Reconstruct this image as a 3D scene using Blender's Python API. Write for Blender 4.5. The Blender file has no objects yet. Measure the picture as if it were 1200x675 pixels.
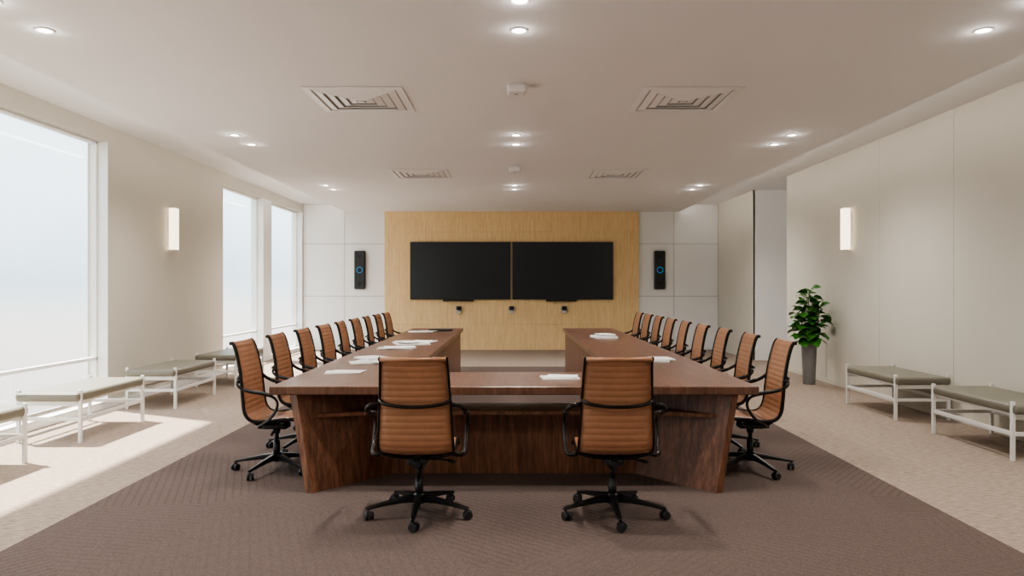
import bpy, bmesh, math, random
from mathutils import Vector, Matrix, Quaternion
random.seed(7)
scene=bpy.context.scene
COL=scene.collection

# ---------------------------------------------------------------- materials
def new_mat(name):
    m=bpy.data.materials.new(name); m.use_nodes=True
    nt=m.node_tree; b=nt.nodes['Principled BSDF']
    return m,nt,b
def N(nt,t,**kw):
    n=nt.nodes.new(t)
    for k,v in kw.items(): setattr(n,k,v)
    return n
def ramp(nt,stops):
    r=nt.nodes.new('ShaderNodeValToRGB'); cr=r.color_ramp
    while len(cr.elements)<len(stops): cr.elements.new(0.5)
    for e,(p,c) in zip(cr.elements,stops):
        e.position=p; e.color=(c[0],c[1],c[2],1)
    return r
def math_(nt,op,a=None,b=None):
    n=nt.nodes.new('ShaderNodeMath'); n.operation=op
    for i,v in enumerate((a,b)):
        if v is None: continue
        if isinstance(v,(int,float)): n.inputs[i].default_value=v
        else: nt.links.new(v,n.inputs[i])
    return n.outputs[0]
def plain(name,col,rough=0.5,metal=0.0,var=0.04,scale=8,bump=0.0,bscale=60,emit=None,estr=0,spec=0.5):
    m,nt,b=new_mat(name)
    tc=N(nt,'ShaderNodeTexCoord'); no=N(nt,'ShaderNodeTexNoise'); no.inputs['Scale'].default_value=scale
    no.inputs['Detail'].default_value=3
    nt.links.new(tc.outputs['Object'],no.inputs['Vector'])
    lo=[max(0,c*(1-var)) for c in col]; hi=[min(1,c*(1+var)) for c in col]
    r=ramp(nt,[(0.3,lo),(0.7,hi)])
    nt.links.new(no.outputs['Fac'],r.inputs['Fac']); nt.links.new(r.outputs['Color'],b.inputs['Base Color'])
    b.inputs['Roughness'].default_value=rough; b.inputs['Metallic'].default_value=metal
    b.inputs['Specular IOR Level'].default_value=spec
    if bump>0:
        n2=N(nt,'ShaderNodeTexNoise'); n2.inputs['Scale'].default_value=bscale; n2.inputs['Detail'].default_value=4
        nt.links.new(tc.outputs['Object'],n2.inputs['Vector'])
        bp=N(nt,'ShaderNodeBump'); bp.inputs['Strength'].default_value=bump; bp.inputs['Distance'].default_value=0.01
        nt.links.new(n2.outputs['Fac'],bp.inputs['Height']); nt.links.new(bp.outputs['Normal'],b.inputs['Normal'])
    if emit:
        b.inputs['Emission Color'].default_value=(*emit,1); b.inputs['Emission Strength'].default_value=estr
    return m
def wood(name,c1,c2,c3,scale=(1,1,1),rough=0.4,spec=0.4,ns=1.0):
    m,nt,b=new_mat(name)
    tc=N(nt,'ShaderNodeTexCoord'); mp=N(nt,'ShaderNodeMapping'); mp.inputs['Scale'].default_value=scale
    nt.links.new(tc.outputs['Object'],mp.inputs['Vector'])
    n1=N(nt,'ShaderNodeTexNoise'); n1.inputs['Scale'].default_value=2.0*ns; n1.inputs['Detail'].default_value=6; n1.inputs['Distortion'].default_value=0.6
    n2=N(nt,'ShaderNodeTexNoise'); n2.inputs['Scale'].default_value=9.0*ns; n2.inputs['Detail'].default_value=4
    nt.links.new(mp.outputs['Vector'],n1.inputs['Vector']); nt.links.new(mp.outputs['Vector'],n2.inputs['Vector'])
    s=math_(nt,'ADD',math_(nt,'MULTIPLY',n1.outputs['Fac'],0.6),math_(nt,'MULTIPLY',n2.outputs['Fac'],0.4))
    r=ramp(nt,[(0.36,c1),(0.5,c2),(0.64,c3)])
    nt.links.new(s,r.inputs['Fac']); nt.links.new(r.outputs['Color'],b.inputs['Base Color'])
    b.inputs['Roughness'].default_value=rough; b.inputs['Specular IOR Level'].default_value=spec
    bp=N(nt,'ShaderNodeBump'); bp.inputs['Strength'].default_value=0.08; bp.inputs['Distance'].default_value=0.005
    nt.links.new(n2.outputs['Fac'],bp.inputs['Height']); nt.links.new(bp.outputs['Normal'],b.inputs['Normal'])
    return m

M_wall=plain('wall_paint_beige',(0.58,0.55,0.475),0.75,bump=0.05,bscale=200,var=0.015,scale=1.5)
M_wallR=plain('fabric_panel_beige',(0.59,0.56,0.485),0.8,bump=0.08,bscale=300,var=0.015,scale=1.5)
M_white=plain('white_panel',(0.85,0.845,0.83),0.55,var=0.01,scale=2)
M_ceil=plain('ceiling_paint',(0.83,0.815,0.81),0.85,var=0.01,scale=1,bump=0.03,bscale=200)
M_trim=plain('white_trim',(0.85,0.845,0.835),0.4,var=0.01)
M_dark=plain('joint_dark',(0.36,0.33,0.28),0.9)
M_black=plain('black_metal',(0.012,0.012,0.013),0.32,metal=0.3,var=0.1)
M_blackp=plain('black_plastic',(0.015,0.015,0.016),0.42,var=0.1)
M_bronze=plain('dark_bronze_frame',(0.022,0.017,0.015),0.28,metal=0.6,var=0.1)
M_leather=plain('tan_leather',(0.365,0.180,0.100),0.42,var=0.08,scale=14,bump=0.10,bscale=220,spec=0.45)
M_screen=plain('display_glass',(0.016,0.022,0.028),0.28,var=0.05,scale=1,spec=0.5)
M_bench=plain('bench_vinyl',(0.175,0.165,0.128),0.45,var=0.05,bump=0.06,bscale=150)
M_benchf=plain('bench_frame_white',(0.72,0.72,0.70),0.35,var=0.01)
M_paper=plain('paper_white',(0.78,0.77,0.75),0.7,var=0.03,scale=5)
M_paper2=plain('folder_grey',(0.50,0.49,0.47),0.5,var=0.03)
M_pot=plain('pot_grey_ceramic',(0.20,0.20,0.205),0.38,var=0.08,scale=6)
M_soil=plain('soil',(0.03,0.02,0.012),0.95,var=0.3,scale=60,bump=0.5)
M_leaf=plain('leaf_green',(0.038,0.16,0.018),0.35,var=0.4,scale=12)
M_stem=plain('stem_brown',(0.12,0.09,0.05),0.7,var=0.2,scale=30)
M_vent=plain('vent_white',(0.86,0.855,0.85),0.45,var=0.01)
M_ventd=plain('vent_dark',(0.48,0.47,0.46),0.8)
M_lamp=plain('lamp_disc',(1,1,1),0.5,emit=(1,0.96,0.90),estr=12)
M_led=plain('led_strip',(1,1,1),0.5,emit=(1,0.94,0.86),estr=12)
M_sconce=plain('sconce_diffuser',(0.9,0.86,0.78),0.5,emit=(1,0.82,0.58),estr=1.8)
M_blue=plain('blue_led',(0.02,0.2,0.4),0.4,emit=(0.03,0.35,0.75),estr=0.35)
M_walnut=wood('walnut_upright',(0.080,0.033,0.019),(0.148,0.064,0.036),(0.230,0.108,0.063),scale=(7,7,0.7),rough=0.40,ns=1.6)
M_walnutT=wood('walnut_top',(0.090,0.042,0.027),(0.138,0.068,0.044),(0.190,0.098,0.065),scale=(8,0.8,1),rough=0.33,ns=1.6,spec=0.5)
M_maple=wood('maple_panel',(0.70,0.49,0.245),(0.78,0.57,0.30),(0.85,0.64,0.36),scale=(8,8,0.6),rough=0.45,ns=1.5)

# light carpet
def carpet_light():
    m,nt,b=new_mat('carpet_beige')
    tc=N(nt,'ShaderNodeTexCoord'); mp=N(nt,'ShaderNodeMapping'); mp.inputs['Scale'].default_value=(6,30,1)
    nt.links.new(tc.outputs['Object'],mp.inputs['Vector'])
    n1=N(nt,'ShaderNodeTexNoise'); n1.inputs['Scale'].default_value=2.2; n1.inputs['Detail'].default_value=6; n1.inputs['Roughness'].default_value=0.7
    nt.links.new(mp.outputs['Vector'],n1.inputs['Vector'])
    r=ramp(nt,[(0.34,(0.205,0.160,0.128)),(0.5,(0.300,0.240,0.198)),(0.66,(0.40,0.330,0.278))])
    nt.links.new(n1.outputs['Fac'],r.inputs['Fac']); nt.links.new(r.outputs['Color'],b.inputs['Base Color'])
    b.inputs['Roughness'].default_value=0.95; b.inputs['Specular IOR Level'].default_value=0.15
    bp=N(nt,'ShaderNodeBump'); bp.inputs['Strength'].default_value=0.4; bp.inputs['Distance'].default_value=0.01
    nt.links.new(n1.outputs['Fac'],bp.inputs['Height']); nt.links.new(bp.outputs['Normal'],b.inputs['Normal'])
    return m
def carpet_dark():
    m,nt,b=new_mat('carpet_brown_striped')
    tc=N(nt,'ShaderNodeTexCoord')
    vo=N(nt,'ShaderNodeTexVoronoi'); vo.inputs['Scale'].default_value=0.75; vo.inputs['Randomness'].default_value=0.75
    nt.links.new(tc.outputs['Object'],vo.inputs['Vector'])
    sc=N(nt,'ShaderNodeSeparateColor'); nt.links.new(vo.outputs['Color'],sc.inputs['Color'])
    th=math_(nt,'MULTIPLY',math_(nt,'FLOOR',math_(nt,'MULTIPLY',sc.outputs[0],6.0)),math.pi/6)
    th=math_(nt,'ADD',th,0.35)
    sx=N(nt,'ShaderNodeSeparateXYZ'); nt.links.new(tc.outputs['Object'],sx.inputs[0])
    u=math_(nt,'ADD',math_(nt,'MULTIPLY',sx.outputs[0],math_(nt,'COSINE',th)),math_(nt,'MULTIPLY',sx.outputs[1],math_(nt,'SINE',th)))
    w=math_(nt,'SINE',math_(nt,'MULTIPLY',u,2*math.pi/0.055))
    st=math_(nt,'GREATER_THAN',w,0.55)
    n1=N(nt,'ShaderNodeTexNoise'); n1.inputs['Scale'].default_value=90; n1.inputs['Detail'].default_value=4
    nt.links.new(tc.outputs['Object'],n1.inputs['Vector'])
    r=ramp(nt,[(0.3,(0.092,0.068,0.060)),(0.7,(0.136,0.103,0.092))])
    nt.links.new(n1.outputs['Fac'],r.inputs['Fac'])
    mx=N(nt,'ShaderNodeMix'); mx.data_type='RGBA'; mx.blend_type='MULTIPLY'
    nt.links.new(math_(nt,'MULTIPLY',st,math_(nt,'ADD',0.15,math_(nt,'MULTIPLY',sc.outputs[1],0.6))),mx.inputs[0])
    nt.links.new(r.outputs['Color'],mx.inputs[6]); mx.inputs[7].default_value=(0.74,0.73,0.73,1)
    nt.links.new(mx.outputs[2],b.inputs['Base Color'])
    b.inputs['Roughness'].default_value=0.95; b.inputs['Specular IOR Level'].default_value=0.15
    bp=N(nt,'ShaderNodeBump'); bp.inputs['Strength'].default_value=0.3; bp.inputs['Distance'].default_value=0.01
    nt.links.new(n1.outputs['Fac'],bp.inputs['Height']); nt.links.new(bp.outputs['Normal'],b.inputs['Normal'])
    return m
M_carpetL=carpet_light(); M_carpetD=carpet_dark()
def glass():
    m,nt,b=new_mat('window_glass')
    nt.nodes.remove(b)
    out=nt.nodes['Material Output']
    tr=N(nt,'ShaderNodeBsdfTransparent'); tr.inputs['Color'].default_value=(0.96,0.98,0.98,1)
    gl=N(nt,'ShaderNodeBsdfGlossy'); gl.inputs['Roughness'].default_value=0.05
    mx=N(nt,'ShaderNodeMixShader'); mx.inputs[0].default_value=0.05
    nt.links.new(tr.outputs[0],mx.inputs[1]); nt.links.new(gl.outputs[0],mx.inputs[2]); nt.links.new(mx.outputs[0],out.inputs[0])
    return m
M_glass=glass()

# ---------------------------------------------------------------- mesh builder
class MB:
    def __init__(s): s.bm=bmesh.new(); s.mats=[]
    def mi(s,m):
        if m not in s.mats: s.mats.append(m)
        return s.mats.index(m)
    def face(s,vs,i,smooth=False):
        try:
            f=s.bm.faces.new(vs); f.material_index=i; f.smooth=smooth; return f
        except ValueError: return None
    def box(s,lo,hi,m,bevel=0,mat=None):
        i=s.mi(m)
        c=[(lo[k]+hi[k])/2 for k in range(3)]; d=[abs(hi[k]-lo[k]) for k in range(3)]
        r=bmesh.ops.create_cube(s.bm,size=1,matrix=Matrix.Translation(c)@Matrix.Diagonal((*d,1)))
        vs=r['verts']
        if bevel>0:
            es=list({e for v in vs for e in v.link_edges})
            rb=bmesh.ops.bevel(s.bm,geom=es,offset=min(bevel,min(d)*0.45),segments=3,profile=0.5,affect='EDGES')
            fs=set(rb['faces']); vs=list({v for f in fs for v in f.verts})
            fs={f for v in vs for f in v.link_faces}
        else: fs={f for v in vs for f in v.link_faces}
        for f in fs: f.material_index=i
        if mat is not None: bmesh.ops.transform(s.bm,matrix=mat,verts=vs)
        return vs
    def prism(s,poly,z0,z1,m,top=None):
        """poly: CCW xy list bottom; top: optional xy list"""
        i=s.mi(m); top=top or poly
        a=[s.bm.verts.new((p[0],p[1],z0)) for p in poly]; b=[s.bm.verts.new((p[0],p[1],z1)) for p in top]
        n=len(poly)
        s.face(list(reversed(a)),i); s.face(b,i)
        for k in range(n): s.face([a[k],a[(k+1)%n],b[(k+1)%n],b[k]],i)
    def cone(s,p0,p1,r0,r1,m,seg=16,smooth=True):
        i=s.mi(m); p0=Vector(p0); p1=Vector(p1); d=(p1-p0).normalized()
        q=Vector((0,0,1)).rotation_difference(d)
        A=[];B=[]
        for k in range(seg):
            a=2*math.pi*k/seg; o=Vector((math.cos(a),math.sin(a),0))
            A.append(s.bm.verts.new(p0+q@(o*r0))); B.append(s.bm.verts.new(p1+q@(o*r1)))
        for k in range(seg): s.face([A[k],A[(k+1)%seg],B[(k+1)%seg],B[k]],i,smooth)
        s.face(list(reversed(A)),i); s.face(B,i)
    def tube(s,pts,r,m,seg=8,flat=None,closed=False):
        """flat=(rx along binormal, ry along normal)"""
        i=s.mi(m); pts=[Vector(p) for p in pts]; n=len(pts); rings=[]
        up=None
        for k in range(n):
            if closed: t=(pts[(k+1)%n]-pts[k-1]).normalized()
            else: t=(pts[min(k+1,n-1)]-pts[max(k-1,0)]).normalized()
            if up is None:
                up=Vector((1,0,0)) if abs(t.x)<0.8 else Vector((0,0,1))
            nn=(up-t*up.dot(t)).normalized(); bb=t.cross(nn); up=nn
            ra,rb=(flat if flat else (r,r))
            if callable(r): ra=rb=r(k/(n-1))
            rings.append([s.bm.verts.new(pts[k]+nn*ra*math.cos(2*math.pi*j/seg)+bb*rb*math.sin(2*math.pi*j/seg)) for j in range(seg)])
        for k in range(n if closed else n-1):
            a=rings[k]; b=rings[(k+1)%n]
            for j in range(seg): s.face([a[j],a[(j+1)%seg],b[(j+1)%seg],b[j]],i,True)
        if not closed:
            s.face(list(reversed(rings[0])),i); s.face(rings[-1],i)
    def mesh(s,name):
        bmesh.ops.recalc_face_normals(s.bm,faces=s.bm.faces[:])
        me=bpy.data.meshes.new(name); s.bm.to_mesh(me); s.bm.free()
        for m in s.mats: me.materials.append(m)
        return me
    def obj(s,name,loc=(0,0,0),rot=0):
        me=s.mesh(name); o=bpy.data.objects.new(name,me); COL.objects.link(o)
        o.location=loc; o.rotation_euler=(0,0,rot); return o
def inst(name,me,loc,rot=0):
    o=bpy.data.objects.new(name,me); COL.objects.link(o); o.location=loc; o.rotation_euler=(0,0,rot); return o
def spline(pts,n):
    """catmull-rom resample evenly"""
    P=[Vector(p) for p in pts]; P=[P[0]*2-P[1]]+P+[P[-1]*2-P[-2]]; out=[]
    for i in range(1,len(P)-2):
        for j in range(20):
            t=j/20; a,b,c,d=P[i-1:i+3]
            out.append(0.5*((2*b)+(c-a)*t+(2*a-5*b+4*c-d)*t*t+(3*b-a-3*c+d)*t**3))
    out.append(P[-2])
    L=[0]
    for i in range(1,len(out)): L.append(L[-1]+(out[i]-out[i-1]).length)
    res=[];k=0
    for i in range(n):
        s=L[-1]*i/(n-1)
        while k<len(L)-2 and L[k+1]<s: k+=1
        f=(s-L[k])/max(1e-9,L[k+1]-L[k]); res.append(out[k].lerp(out[k+1],min(1,max(0,f))))
    return res,L[-1]

# ---------------------------------------------------------------- room shell
XL,XR,YB,YN=-5.07,5.0,17.6,-2.5
ZC,ZU=3.35,3.53
b=MB(); b.box((XL-0.3,YN-0.3,-0.15),(XR+1.6,YB+0.3,0),M_carpetL); b.obj('floor')
b=MB(); b.box((-2.9,1.0,0.0),(2.88,13.8,0.006),M_carpetD); b.obj('carpet')
# ceiling: dropped slab + raised perimeter
b=MB()
b.box((-4.05,YN,ZC),(4.05,YB,ZU+0.1),M_ceil)
b.box((XL-0.3,YN-0.3,ZU),(-4.05,YB+0.3,ZU+0.2),M_ceil)
b.box((4.05,YN-0.3,ZU),(XR+1.6,YB+0.3,ZU+0.2),M_ceil)
b.box((-4.05,YN-0.3,ZU+0.1),(4.05,YB+0.3,ZU+0.2),M_ceil)
b.obj('ceiling')
# cove LED strips on the dropped slab's edges
for s in (-1,1):
    b=MB(); b.box((s*4.051,-2.3,ZC+0.075),(s*4.066,YB-0.2,ZC+0.10),M_led,0)
    b.box((s*4.051,-2.3,ZC+0.06),(s*4.075,YB-0.2,ZC+0.075),M_trim,0); b.obj('cove_led_strip')
# left wall with window openings
wins=[(0.6,4.7),(5.2,9.09),(12.71,14.78),(15.28,17.5)]
ZB,ZT=0.08,3.33
b=MB()
b.box((XL-0.25,YN,0),(XL,YB,ZB),M_wall)
b.box((XL-0.25,YN,ZT),(XL,YB,ZU),M_wall)
ys=[YN]+[v for w in wins for v in w]+[YB]
for k in range(0,len(ys),2):
    b.box((XL-0.25,ys[k],ZB),(XL,ys[k+1],ZT),M_wall if ys[k+1]-ys[k]>0.6 else M_trim)
b.obj('wall_left')
for k,(y0,y1) in enumerate(wins):
    b=MB(); x=XL-0.15
    t=0.035
    for (a,c) in ((y0,y0+t),(y1-t,y1)): b.box((x-0.04,a,ZB),(x+0.03,c,ZT),M_trim,0.004)
    for (a,c) in ((ZB,ZB+t),(ZT-t,ZT),(0.60,0.64)): b.box((x-0.04,y0,a),(x+0.03,y1,c),M_trim,0.004)
    # white jamb reveals
    b.box((x+0.03,y1-0.006,ZB),(XL+0.006,y1,ZT),M_trim); b.box((x+0.03,y0,ZB),(XL+0.006,y0+0.006,ZT),M_trim)
    b.box((x+0.03,y0,ZB),(XL+0.02,y1,ZB+0.012),M_trim)
    b.box((x-0.006,y0,ZB),(x,y1,ZT),M_glass)
    b.obj('window_%d'%(k+1))
# right wall, panelled, with alcove
b=MB()
b.box((XR+0.02,YN,0),(XR+0.25,13.2,ZU),M_dark)
b.box((XR+0.02,15.02,0),(XR+1.5,YB,ZU),M_white)
b.box((XR+1.2,13.0,0),(XR+1.5,15.02,ZU),M_white)
b.box((XR+0.25,13.0,0),(XR+1.2,13.2,ZU),M_white)
js=[13.2,11.55,9.87,8.21,6.55,4.89,3.23,1.57,-0.09,YN]
for a,c in zip(js[:-1],js[1:]): b.box((XR,c+0.003,0.0),(XR+0.03,a-0.003,ZU),M_wallR,0.003)
b.box((XR,15.02,0),(XR+0.03,YB,ZU),M_wallR)
b.box((XR-0.012,15.02,0),(XR+0.03,15.12,ZU),M_wallR)
b.obj('wall_right')
# back wall
b=MB()
b.box((XL-0.25,YB+0.03,0),(XR+0.3,YB+0.3,ZU),M_dark)
zs=[0,1.30,2.57,ZU]
g=0.005
for xs in ([XL,-4.06,-3.0],[3.0,3.93,XR]):
    for i in range(2):
        for j in range(3):
            b.box((xs[i]+g,YB,zs[j]+g),(xs[i+1]-g,YB+0.035,zs[j+1]-g),M_white,0.003)
b.obj('wall_back')
b=MB(); b.box((XL-0.25,YN-0.3,0),(XR+0.3,YN,ZU),M_wall); b.obj('wall_front')
# maple feature panelling
b=MB()
b.box((-3.08,YB-0.03,0),(3.065,YB,ZC),M_dark)
xs=[-3.085,-1.55,0.0,1.53,3.068]; zz=[0.0,0.62,2.86,ZC]
for i in range(4):
    for j in range(3):
        b.box((xs[i]+0.0015,YB-0.06,zz[j]+0.0015),(xs[i+1]-0.0015,YB-0.028,zz[j+1]-0.0015),M_maple,0.002)
b.obj('maple_wall_panelling')
# baseboards
b=MB(); b.box((XL,YN,0),(XL+0.015,YB,0.075),M_trim,0.003); b.obj('baseboard_left')
b=MB(); b.box((XR-0.015,YN,0),(XR,13.18,0.075),M_wallR,0.003); b.obj('baseboard_right')

# ---------------------------------------------------------------- ceiling fittings
def downlight(x,y):
    b=MB()
    seg=24; i=b.mi(M_trim); ro,ri=0.068,0.05
    prof=[(ro,0.0),(ro-0.004,-0.008),(ri,-0.010),(ri-0.004,-0.002)]
    rings=[[b.bm.verts.new((r*math.cos(2*math.pi*k/seg),r*math.sin(2*math.pi*k/seg),z)) for k in range(seg)] for r,z in prof]
    for a,c in zip(rings[:-1],rings[1:]):
        for k in range(seg): b.face([a[k],a[(k+1)%seg],c[(k+1)%seg],c[k]],i,True)
    b.face(rings[-1],b.mi(M_lamp))
    o=b.obj('downlight',(x,y,ZC))
    if DL>0:
        l=bpy.data.lights.new('downlight_bulb','POINT'); l.energy=DL; l.color=(1,0.95,0.89); l.shadow_soft_size=0.03
        lo=bpy.data.objects.new('bulb',l); COL.objects.link(lo); lo.parent=o; lo.location=(0,0,-0.055)
    l2=bpy.data.lights.new('downlight_beam','SPOT'); l2.energy=SP; l2.color=(1,0.95,0.885); l2.spot_size=math.radians(150); l2.spot_blend=1; l2.shadow_soft_size=0.05
    lo=bpy.data.objects.new('beam',l2); COL.objects.link(lo); lo.parent=o; lo.location=(0,0,-0.03)
DL=0.55; SP=100
for y in (0.55,1.1,4.66,5.2,8.76,9.33,13.05,13.6):
    for x in (-3.35,0.05,3.38): downlight(x,y)
def vent():
    b=MB(); S=0.465
    b.box((-S+0.03,-S+0.03,0.0),(S-0.03,S-0.03,-0.004),M_ventd)
    i=b.mi(M_vent)
    for k in range(5):
        o=S-k*0.088; w=0.066
        # sloped ring louvre
        pr=[(o,-0.004),(o,-0.010),(o-w,-0.024 if k else -0.016),(o-w,-0.016 if k else -0.004)]
        rg=[]
        for r,z in pr: rg.append([b.bm.verts.new(p) for p in ((-r,-r,z),(r,-r,z),(r,r,z),(-r,r,z))])
        for a in range(4):
            A=rg[a]; C=rg[(a+1)%4]
            for q in range(4): b.face([A[q],A[(q+1)%4],C[(q+1)%4],C[q]],i)
    b.box((-0.03,-0.03,-0.03),(0.03,0.03,-0.02),M_vent)
    return b.mesh('ceiling_vent')
vm=vent()
for (x,y) in ((-1.475,7.12),(1.675,7.12),(-1.475,11.72),(1.675,11.72)): inst('ceiling_air_vent',vm,(x,y,ZC))
b=MB(); b.box((-0.085,-0.085,-0.085),(0.085,0.085,-0.012),M_trim,0.02); b.box((-0.06,-0.06,-0.014),(0.06,0.06,0.0),M_trim); b.cone((0,0,-0.086),(0,0,-0.09),0.02,0.018,M_paper2)
sm=b.mesh('sensor'); inst('ceiling_sensor_box',sm,(0.04,6.6,ZC)); inst('ceiling_sensor_box',sm,(0.04,11.05,ZC))

# ---------------------------------------------------------------- wall sconces
def sconce(x,side):
    b=MB()
    b.box((-0.004,-0.05,-0.26),(0.03,0.05,0.26),M_trim,0.004)
    b.box((0.025,-0.07,-0.305),(0.115,0.07,0.305),M_sconce,0.012)
    b.box((0.02,-0.073,-0.315),(0.118,0.073,-0.303),M_trim,0.003); b.box((0.02,-0.073,0.303),(0.118,0.073,0.315),M_trim,0.003)
    o=b.obj('wall_sconce',(x,10.72,2.37),0 if side<0 else math.pi)
sconce(XL+0.004,-1); sconce(XR-0.004,1)

# ---------------------------------------------------------------- displays and AV
def px(u,y): return (u-600)/850*y
def pz(v,y): return 1.5-(v-337.5)/850*y
yw=YB-0.06
def display(u0,u1):
    y=yw-0.07
    b=MB(); x0,x1=px(u0,y),px(u1,y); z0,z1=pz(351,y),pz(283.5,y)
    b.box((x0,y,z0),(x1,yw-0.02,z1),M_blackp,0.008)
    b.box((x0+0.018,y-0.003,z0+0.02),(x1-0.018,y+0.01,z1-0.018),M_screen)
    b.box((x0+0.4,yw-0.03,z0+0.3),(x1-0.4,yw,z1-0.3),M_blackp)
    b.obj('wall_display_screen')
display(480.5,598.2); display(600.5,718.5)
for u in (537,658):
    b=MB(); y=yw-0.07; b.box((px(u-18,y),y-0.03,pz(353.3,y)),(px(u+18,y),yw,pz(351.2,y)),M_blackp,0.006)
    b.obj('sound_bar')
for u in (538,599.5,661):
    b=MB(); x=px(u,yw)
    b.box((-0.085,-0.02,-0.01),(0.085,0.0,0.05),M_paper2,0.006)
    b.box((-0.03,-0.07,0.0),(0.03,-0.01,0.02),M_blackp,0.004)
    b.box((-0.06,-0.13,0.0),(0.06,-0.03,0.09),M_blackp,0.025)
    b.cone((0,-0.13,0.045),(0,-0.155,0.045),0.034,0.03,M_black); b.cone((0,-0.154,0.045),(0,-0.158,0.045),0.02,0.018,M_screen)
    b.box((-0.055,-0.09,-0.09),(0.055,-0.015,-0.012),M_paper2,0.02)
    b.obj('conference_camera',(x,yw,pz(363,yw)))
for u in (422.3,772.5):
    b=MB(); 
    b.box((-0.135,-0.10,-0.465),(0.135,-0.015,0.465),M_blackp,0.03)
    b.box((-0.08,-0.02,-0.3),(0.08,0.0,0.3),M_black)
    b.tube([(0.068*math.cos(a*math.pi/16),-0.102,0.068*math.sin(a*math.pi/16)-0.0) for a in range(32)],0.007,M_blue,6,closed=True)
    b.cone((0,-0.095,0),(0,-0.103,0),0.056,0.052,M_black,24)
    b.cone((0,-0.095,-0.33),(0,-0.102,-0.33),0.05,0.05,M_black,20); b.cone((0,-0.095,0.33),(0,-0.102,0.33),0.05,0.05,M_black,20)
    b.obj('wall_speaker',(px(u,YB),YB,pz(316.5,YB)))

# ---------------------------------------------------------------- conference table
TH=0.78
def table():
    b=MB(); T=0.062; HW,IW=1.79,0.89; y0,y1,yi=5.3,13.0,6.22; Z0=0.0065
    poly=[(-HW,y0),(HW,y0),(HW,y1),(IW,y1),(IW,yi),(-IW,yi),(-IW,y1),(-HW,y1)]
    i=b.mi(M_walnutT)
    n=len(poly); bev=0.006
    def ring(z,off):
        out=[]
        for k in range(n):
            p=Vector(poly[k]); a=(p-Vector(poly[k-1])).normalized(); c=(Vector(poly[(k+1)%n])-p).normalized()
            na=Vector((-a.y,a.x)); nc=Vector((-c.y,c.x)); q=p+(na+nc)*off
            out.append(b.bm.verts.new((q.x,q.y,z)))
        return out
    rs=[ring(TH-T,bev),ring(TH-T+bev,0),ring(TH-bev,0),ring(TH,bev)]
    for a,c in zip(rs[:-1],rs[1:]):
        for k in range(n): b.face([a[k],a[(k+1)%n],c[(k+1)%n],c[k]],i)
    def cap(r,flip):
        for q in ((0,1,4,5),(1,2,3,4),(7,0,5,6)):
            vs=[r[j] for j in q]; b.face(vs[::-1] if flip else vs,i)
    cap(rs[0],True); cap(rs[3],False)
    zt=TH-T
    for s in (-1,1):
        def P(l): 
            l=[(s*x,y) for x,y in l]; return l if s>0 else l[::-1]
        b.prism(P([(0.98,5.84),(1.47,5.27),(1.52,5.29),(1.05,5.88)]),Z0,zt,M_walnut,top=P([(1.02,5.86),(1.60,5.33),(1.655,5.35),(1.09,5.90)]))
        b.prism(P([(1.47,5.31),(1.52,5.29),(1.34,6.0),(1.29,6.0)]),Z0,zt,M_walnut,top=P([(1.60,5.37),(1.655,5.35),(1.42,6.0),(1.37,6.0)]))
        b.box((s*0.93,6.1,Z0),(s*0.97,12.9,zt),M_walnut,0.003)
        b.box((s*0.97,12.84,Z0),(s*1.6,12.9,zt),M_walnut,0.003)
        b.box((s*0.97,8.4,Z0),(s*1.35,8.45,zt),M_walnut); b.box((s*0.97,10.6,Z0),(s*1.35,10.65,zt),M_walnut)
    b.box((-1.03,5.84,Z0),(1.03,5.88,0.535),M_walnut,0.003)
    # secondary ledge below the top
    b.prism([(-1.585,5.36),(-1.06,5.52),(1.06,5.52),(1.585,5.36),(1.5,5.92),(-1.5,5.92)],0.535,0.562,M_walnut)
    return b.obj('conference_table',(0.015,0,0))
table()
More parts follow.
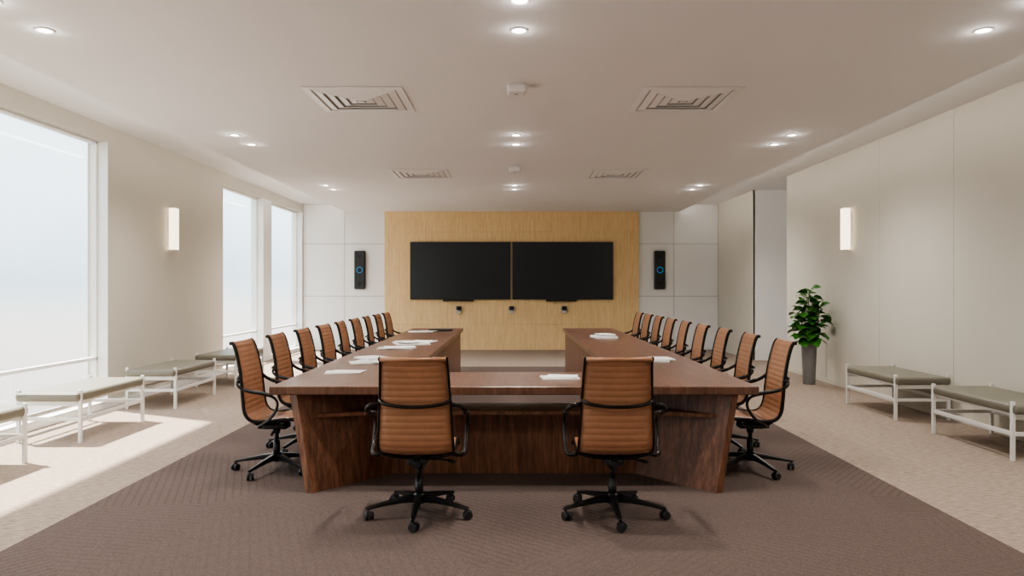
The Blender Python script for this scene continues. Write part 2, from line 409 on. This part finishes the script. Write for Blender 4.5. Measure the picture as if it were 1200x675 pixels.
# ---------------------------------------------------------------- office chair
def chair_mesh():
    b=MB()
    prof=[(0.265,0.405),(0.268,0.435),(0.235,0.458),(0.15,0.458),(0.03,0.447),(-0.07,0.440),(-0.135,0.455),(-0.175,0.51),(-0.190,0.60),(-0.200,0.70),(-0.212,0.80),(-0.232,0.91),(-0.262,1.02),(-0.288,1.06),(-0.308,1.05)]
    n=190
    pts,L=spline([(0,p[0],p[1]) for p in prof],n)
    i=b.mi(M_leather); nx=8; loops=[]
    pitch=L/27
    def halfw(z): return 0.233-0.030*max(0,min(1,(z-0.5)/0.55))
    for k,p in enumerate(pts):
        t=(pts[min(k+1,n-1)]-pts[max(0,k-1)]).normalized(); nn=Vector((0,-t.z,t.y))
        s=L*k/(n-1); rib=abs(math.sin(math.pi*s/pitch))**0.5
        th=0.007+0.0048*rib
        if k in(0,n-1): th=0.003
        hw=halfw(p.z); ring=[]
        for j in range(nx+1):
            x=-hw+2*hw*j/nx; e=1-abs(2*j/nx-1)**6*0.5
            sag=0.012*(1-(2*j/nx-1)**2)
            ring.append(b.bm.verts.new(p+Vector((x,0,0))+nn*(th*e+sag)))
        for j in range(nx,-1,-1):
            x=-hw+2*hw*j/nx; e=1-abs(2*j/nx-1)**6*0.5
            sag=0.012*(1-(2*j/nx-1)**2)
            ring.append(b.bm.verts.new(p+Vector((x,0,0))+nn*(-th*e+sag)))
        loops.append(ring)
    m=len(loops[0])
    for a,c in zip(loops[:-1],loops[1:]):
        for j in range(m): b.face([a[j],a[(j+1)%m],c[(j+1)%m],c[j]],i,True)
    b.face(loops[0][::-1],i); b.face(loops[-1],i)
    for s in (-1,1):
        rp=[Vector((s*(halfw(p.z)+0.006),p.y,p.z)) for p in pts[::4]]
        b.tube(rp,0,M_bronze,8,flat=(0.008,0.015))
        arm=[(s*0.232,-0.212,0.760),(s*0.285,-0.216,0.752),(s*0.308,-0.195,0.725),(s*0.310,-0.12,0.690),(s*0.310,0.0,0.668),(s*0.310,0.075,0.646),(s*0.310,0.110,0.60),(s*0.310,0.095,0.535),(s*0.308,0.04,0.465),(s*0.302,-0.03,0.420),(s*0.275,-0.05,0.408),(s*0.235,-0.05,0.415)]
        ap,_=spline(arm,44); b.tube(ap,0,M_bronze,8,flat=(0.016,0.010))
        pd,_=spline([(s*0.310,-0.15,0.706),(s*0.310,-0.08,0.688),(s*0.310,0.0,0.677),(s*0.310,0.07,0.659)],14); b.tube(pd,0,M_blackp,8,flat=(0.021,0.011))
    b.tube([(-0.205,-0.300,1.051),(0.205,-0.300,1.051)],0.012,M_leather,10)
    # rear spreader (arched)
    sp,_=spline([(-0.224,-0.215,0.790),(-0.19,-0.248,0.772),(-0.10,-0.278,0.760),(0,-0.285,0.756),(0.10,-0.278,0.760),(0.19,-0.248,0.772),(0.224,-0.215,0.790)],30)
    b.tube(sp,0,M_bronze,8,flat=(0.012,0.012))
    for y in (-0.10,0.12):
        sp,_=spline([(-0.235,y,0.432),(-0.16,y*0.8,0.405),(-0.05,y*0.5,0.388),(0.05,y*0.5,0.388),(0.16,y*0.8,0.405),(0.235,y,0.432)],24)
        b.tube(sp,0,M_bronze,8,flat=(0.014,0.014))
    b.tube([(0,-0.08,0.392),(0,0.09,0.392)],0.028,M_bronze,10)
    b.box((-0.062,-0.10,0.345),(0.062,0.10,0.388),M_blackp,0.012)
    b.cone((0,-0.10,0.365),(0,-0.15,0.36),0.026,0.022,M_blackp)
    b.tube([(0.05,0.03,0.362),(0.15,0.03,0.358),(0.20,0.035,0.345)],0.006,M_black,6)
    b.cone((0.185,0.034,0.35),(0.235,0.04,0.338),0.010,0.012,M_blackp,8)
    b.cone((0,0,0.22),(0,0,0.35),0.017,0.017,M_black); b.cone((0,0,0.10),(0,0,0.25),0.029,0.026,M_black)
    b.cone((0,0,0.305),(0,0,0.35),0.026,0.034,M_black)
    b.cone((0,0,0.085),(0,0,0.15),0.05,0.038,M_black,20)
    for k in range(5):
        a=math.radians(-90+72*k); d=Vector((math.cos(a),math.sin(a),0)); q=Vector((-d.y,d.x,0))
        ii=b.mi(M_black); rg=[]
        for r,w,zt,zb in ((0.02,0.030,0.142,0.092),(0.12,0.022,0.128,0.092),(0.24,0.017,0.104,0.080),(0.335,0.014,0.084,0.066),(0.35,0.008,0.078,0.068)):
            rg.append([b.bm.verts.new(d*r+q*o+Vector((0,0,z))) for o,z in ((-w,zb),(w,zb),(w,zt-0.008),(w*0.5,zt),(-w*0.5,zt),(-w,zt-0.008))])
        for A,C in zip(rg[:-1],rg[1:]):
            for j in range(6): b.face([A[j],A[(j+1)%6],C[(j+1)%6],C[j]],ii,False)
        b.face(rg[0][::-1],ii); b.face(rg[-1],ii)
        c=d*0.33
        b.cone(c+Vector((0,0,0.045)),c+Vector((0,0,0.08)),0.007,0.007,M_black,8)
        sw=a+random.uniform(-1.2,1.2); wd=Vector((math.cos(sw),math.sin(sw),0)); c2=c+Vector((-wd.y,wd.x,0))*0.012
        for s in (-1,1):
            b.cone(c2+wd*(s*0.006)+Vector((0,0,0.029)),c2+wd*(s*0.027)+Vector((0,0,0.029)),0.029,0.026,M_blackp,18)
        wq=Vector((-wd.y,wd.x,0))
        hp=[c2+wq*(0.031*math.cos(t))+Vector((0,0,0.029+0.031*math.sin(t))) for t in [math.radians(20+14*z) for z in range(11)]]
        b.tube(hp,0,M_black,6,flat=(0.004,0.006) )
    return b.mesh('office_chair')
cm=chair_mesh()
inst('office_chair',cm,(-0.612,4.78,0.006),0.0)
inst('office_chair',cm,(0.662,4.78,0.006),0.0)
for k in range(9):
    y=5.95+0.84*k
    inst('office_chair',cm,(-1.93,y,0.006),-math.pi/2+random.uniform(-0.05,0.05))
    inst('office_chair',cm,(1.96,y+0.02,0.006),math.pi/2+random.uniform(-0.05,0.05))

# ---------------------------------------------------------------- benches
def bench_mesh(L=1.28,W=0.62):
    b=MB()
    b.box((-W/2,-L/2,0.405),(W/2,L/2,0.49),M_bench,0.032)
    b.box((-W/2+0.03,-L/2+0.03,0.385),(W/2-0.03,L/2-0.03,0.408),M_benchf,0.003)
    for sx in (-1,1):
        for sy in (-1,1):
            x=sx*(W/2-0.012); y=sy*(L/2-0.05)
            b.box((x-0.016,y-0.016,0.0),(x+0.016,y+0.016,0.515),M_benchf,0.004)
        b.box((sx*(W/2-0.012)-0.011,-L/2+0.05,0.215),(sx*(W/2-0.012)+0.011,L/2-0.05,0.250),M_benchf,0.003)
    for sy in (-1,1):
        y=sy*(L/2-0.05); b.box((-W/2,y-0.012,0.36),(W/2,y+0.012,0.39),M_benchf,0.003)
        b.box((-W/2+0.012,y-0.010,0.215),(W/2-0.012,y+0.010,0.25),M_benchf,0.003)
    return b.mesh('bench')
bm_=bench_mesh()
for yc in (5.62,7.6,9.58,11.55): inst('waiting_bench',bm_,(-4.47,yc,0))
for yc in (6.88,8.8,4.9): inst('waiting_bench',bm_,(4.64,yc,0))

# ---------------------------------------------------------------- plant
def plant():
    e=bpy.data.objects.new('potted_fiddle_leaf_fig',None); COL.objects.link(e); e.location=(4.64,11.33,0)
    b=MB(); i=b.mi(M_pot); seg=28
    prof=[(0.0,0.0),(0.085,0.0),(0.09,0.01),(0.118,0.62),(0.122,0.64),(0.112,0.64),(0.108,0.60),(0.0,0.60)]
    rings=[[b.bm.verts.new((max(r,0.0005)*math.cos(2*math.pi*k/seg),max(r,0.0005)*math.sin(2*math.pi*k/seg),z)) for k in range(seg)] for r,z in prof]
    for q,(a,c) in enumerate(zip(rings[:-1],rings[1:])):
        for k in range(seg): b.face([a[k],a[(k+1)%seg],c[(k+1)%seg],c[k]],i if q<6 else b.mi(M_soil),q not in(0,))
    o=b.obj('pot'); o.parent=e
    b=MB()
    stems=[[(0,0,0.58),(0.02,0.0,0.8),(-0.01,0.02,1.05),(0.0,0,1.44)],[(0.02,0.01,0.58),(0.07,-0.04,0.8),(0.12,-0.05,1.0),(0.13,-0.05,1.24)],[(-0.02,0,0.58),(-0.07,0.03,0.75),(-0.12,-0.02,0.92),(-0.13,-0.03,1.16)]]
    rnd=random.Random(3)
    def leaf(base,d,l,w):
        i=b.mi(M_leaf); d=d.normalized(); side=d.cross(Vector((0,0,1))).normalized(); nrm=side.cross(d)
        side=(side+nrm*rnd.uniform(-0.6,0.6)).normalized(); nrm=side.cross(d)
        rows=[]; K=8
        for k in range(K+1):
            t=k/K; ww=w*(math.sin(math.pi*min(1,t*0.93+0.04))**0.7)*(0.7+0.45*t) if 0<k<K else 0.004
            c=base+d*(l*t)-Vector((0,0,1))*(l*0.45*t*t)
            rows.append([b.bm.verts.new(c+side*ww*f+nrm*(abs(f)*ww*0.22+0.006*math.sin(k*2.1)*abs(f))) for f in (-1,-0.5,0,0.5,1)])
        for A,C in zip(rows[:-1],rows[1:]):
            for j in range(4): b.face([A[j],A[j+1],C[j+1],C[j]],i,True)
    for si,s in enumerate(stems):
        sp,_=spline(s,20); b.tube(sp,lambda t:0.011-0.006*t,M_stem,7)
        nl=(40,26,26)[si]
        for k in range(nl):
            f=0.16+0.84*k/(nl-1); p=sp[min(19,int(f*19))]
            a=k*2.4+si; el=rnd.uniform(-0.1,0.6)+max(0,f-0.8)*2.0
            d=Vector((math.cos(a)*math.cos(el),math.sin(a)*math.cos(el),math.sin(el)))
            b.tube([p,p+d*0.04],0.003,M_leaf,5)
            l=rnd.uniform(0.17,0.23)
            leaf(p+d*0.035,d,l,l*0.44)
    me=b.mesh('foliage'); o=bpy.data.objects.new('foliage',me); COL.objects.link(o); o.parent=e
plant()

# ---------------------------------------------------------------- papers etc on table
def paper_stack(name,x,y,items):
    b=MB(); z=0.0
    for (dx,dy,w,l,h,rot,m) in items:
        M=Matrix.Translation((dx,dy,z))@Matrix.Rotation(rot,4,'Z')
        b.box((-w/2,-l/2,0),(w/2,l/2,h),m,0.0015 if h>0.004 else 0,mat=M); z+=h
    return b.obj(name,(x,y,TH+0.0005))
paper_stack('paper_document',-1.44,6.2,[(0,0,0.30,0.22,0.004,0.15,M_paper),(0.03,0.01,0.28,0.2,0.003,-0.1,M_paper)])
paper_stack('paper_stack',-1.40,6.95,[(0,0,0.30,0.22,0.012,0.3,M_paper),(0.05,0.03,0.28,0.21,0.01,-0.35,M_paper),(0.02,0.2,0.24,0.3,0.018,0.7,M_paper)])
paper_stack('open_folder',-1.38,8.6,[(0,0,0.42,0.31,0.01,0.1,M_paper2),(0.05,0.0,0.36,0.29,0.012,0.25,M_paper)])
paper_stack('paper_stack',-1.30,9.35,[(0,0,0.42,0.5,0.012,0.3,M_paper),(0.12,0.1,0.3,0.4,0.014,-0.25,M_paper),(-0.05,-0.05,0.21,0.3,0.01,0.6,M_paper)])
paper_stack('notebook',1.33,10.5,[(0,0,0.30,0.42,0.03,0.15,M_paper),(0.02,0.02,0.22,0.3,0.015,-0.2,M_paper2),(0.02,0.02,0.22,0.3,0.012,0.2,M_paper)])
paper_stack('notebook',1.46,7.2,[(0,0,0.23,0.32,0.014,-0.3,M_paper),(0.02,0.0,0.2,0.28,0.012,0.1,M_paper)])
paper_stack('notebook',0.38,5.78,[(0,0,0.29,0.21,0.012,0.10,M_paper),(0.02,0.01,0.24,0.18,0.008,-0.15,M_paper)])
b=MB(); b.box((-0.17,-0.12,0),(0.17,0.12,0.016),M_blackp,0.005); 
b.box((-0.17,-0.12,0.018),(0.17,0.12,0.026),M_blackp,0.003)
b.obj('laptop',(-1.20,12.2,TH+0.0005),-0.3)
paper_stack('paper_document',-1.5,11.9,[(0,0,0.4,0.3,0.01,0.15,M_paper),(0.1,0.05,0.3,0.21,0.006,-0.3,M_paper2)])

# ---------------------------------------------------------------- world, sun
w=bpy.data.worlds.new('hazy_sky'); scene.world=w; w.use_nodes=True; nt=w.node_tree
bg=nt.nodes['Background']
tc=N(nt,'ShaderNodeTexCoord'); sx=N(nt,'ShaderNodeSeparateXYZ'); nt.links.new(tc.outputs['Generated'],sx.inputs[0])
no=N(nt,'ShaderNodeTexNoise'); no.inputs['Scale'].default_value=6; no.inputs['Detail'].default_value=1; nt.links.new(tc.outputs['Generated'],no.inputs['Vector'])
f=math_(nt,'ADD',math_(nt,'ADD',math_(nt,'MULTIPLY',sx.outputs[2],1.0),0.5),math_(nt,'MULTIPLY',math_(nt,'SUBTRACT',no.outputs['Fac'],0.5),0.14))
r=ramp(nt,[(0.0,(0.30,0.27,0.25)),(0.36,(0.62,0.56,0.52)),(0.45,(0.72,0.67,0.63)),(0.515,(0.50,0.60,0.67)),(0.60,(0.72,0.83,0.90)),(1.0,(0.95,0.98,1.0))])
nt.links.new(f,r.inputs['Fac']); nt.links.new(r.outputs['Color'],bg.inputs['Color']); bg.inputs['Strength'].default_value=2.4
l=bpy.data.lights.new('sun','SUN'); l.energy=17; l.angle=math.radians(1.8); l.color=(1,0.92,0.82)
o=bpy.data.objects.new('sun',l); COL.objects.link(o)
d=Vector((1.0,-0.50,-1.72)); o.rotation_euler=d.to_track_quat('-Z','Y').to_euler(); o.location=(-15,10,15)
for (y0,y1) in wins:
    l=bpy.data.lights.new('window_portal','AREA'); l.shape='RECTANGLE'; l.size=ZT-ZB; l.size_y=y1-y0; l.cycles.is_portal=True
    o=bpy.data.objects.new('window_portal',l); COL.objects.link(o); o.location=(XL-0.3,(y0+y1)/2,(ZT+ZB)/2)
    o.rotation_euler=Vector((1,0,0)).to_track_quat('-Z','Y').to_euler()
    mw=o.rotation_euler.to_matrix()
    if abs(mw.col[0].y)>0.5: l.size=y1-y0; l.size_y=ZT-ZB

# ---------------------------------------------------------------- camera
c=bpy.data.cameras.new('camera'); c.sensor_width=36; c.lens=850/1200*36; c.clip_end=200
co=bpy.data.objects.new('camera',c); COL.objects.link(co); co.location=(0,0,1.5); co.rotation_euler=(math.pi/2,0,0)
scene.camera=co
scene.view_settings.view_transform='AgX'
scene.view_settings.look='AgX - Medium High Contrast'
scene.view_settings.exposure=0.58
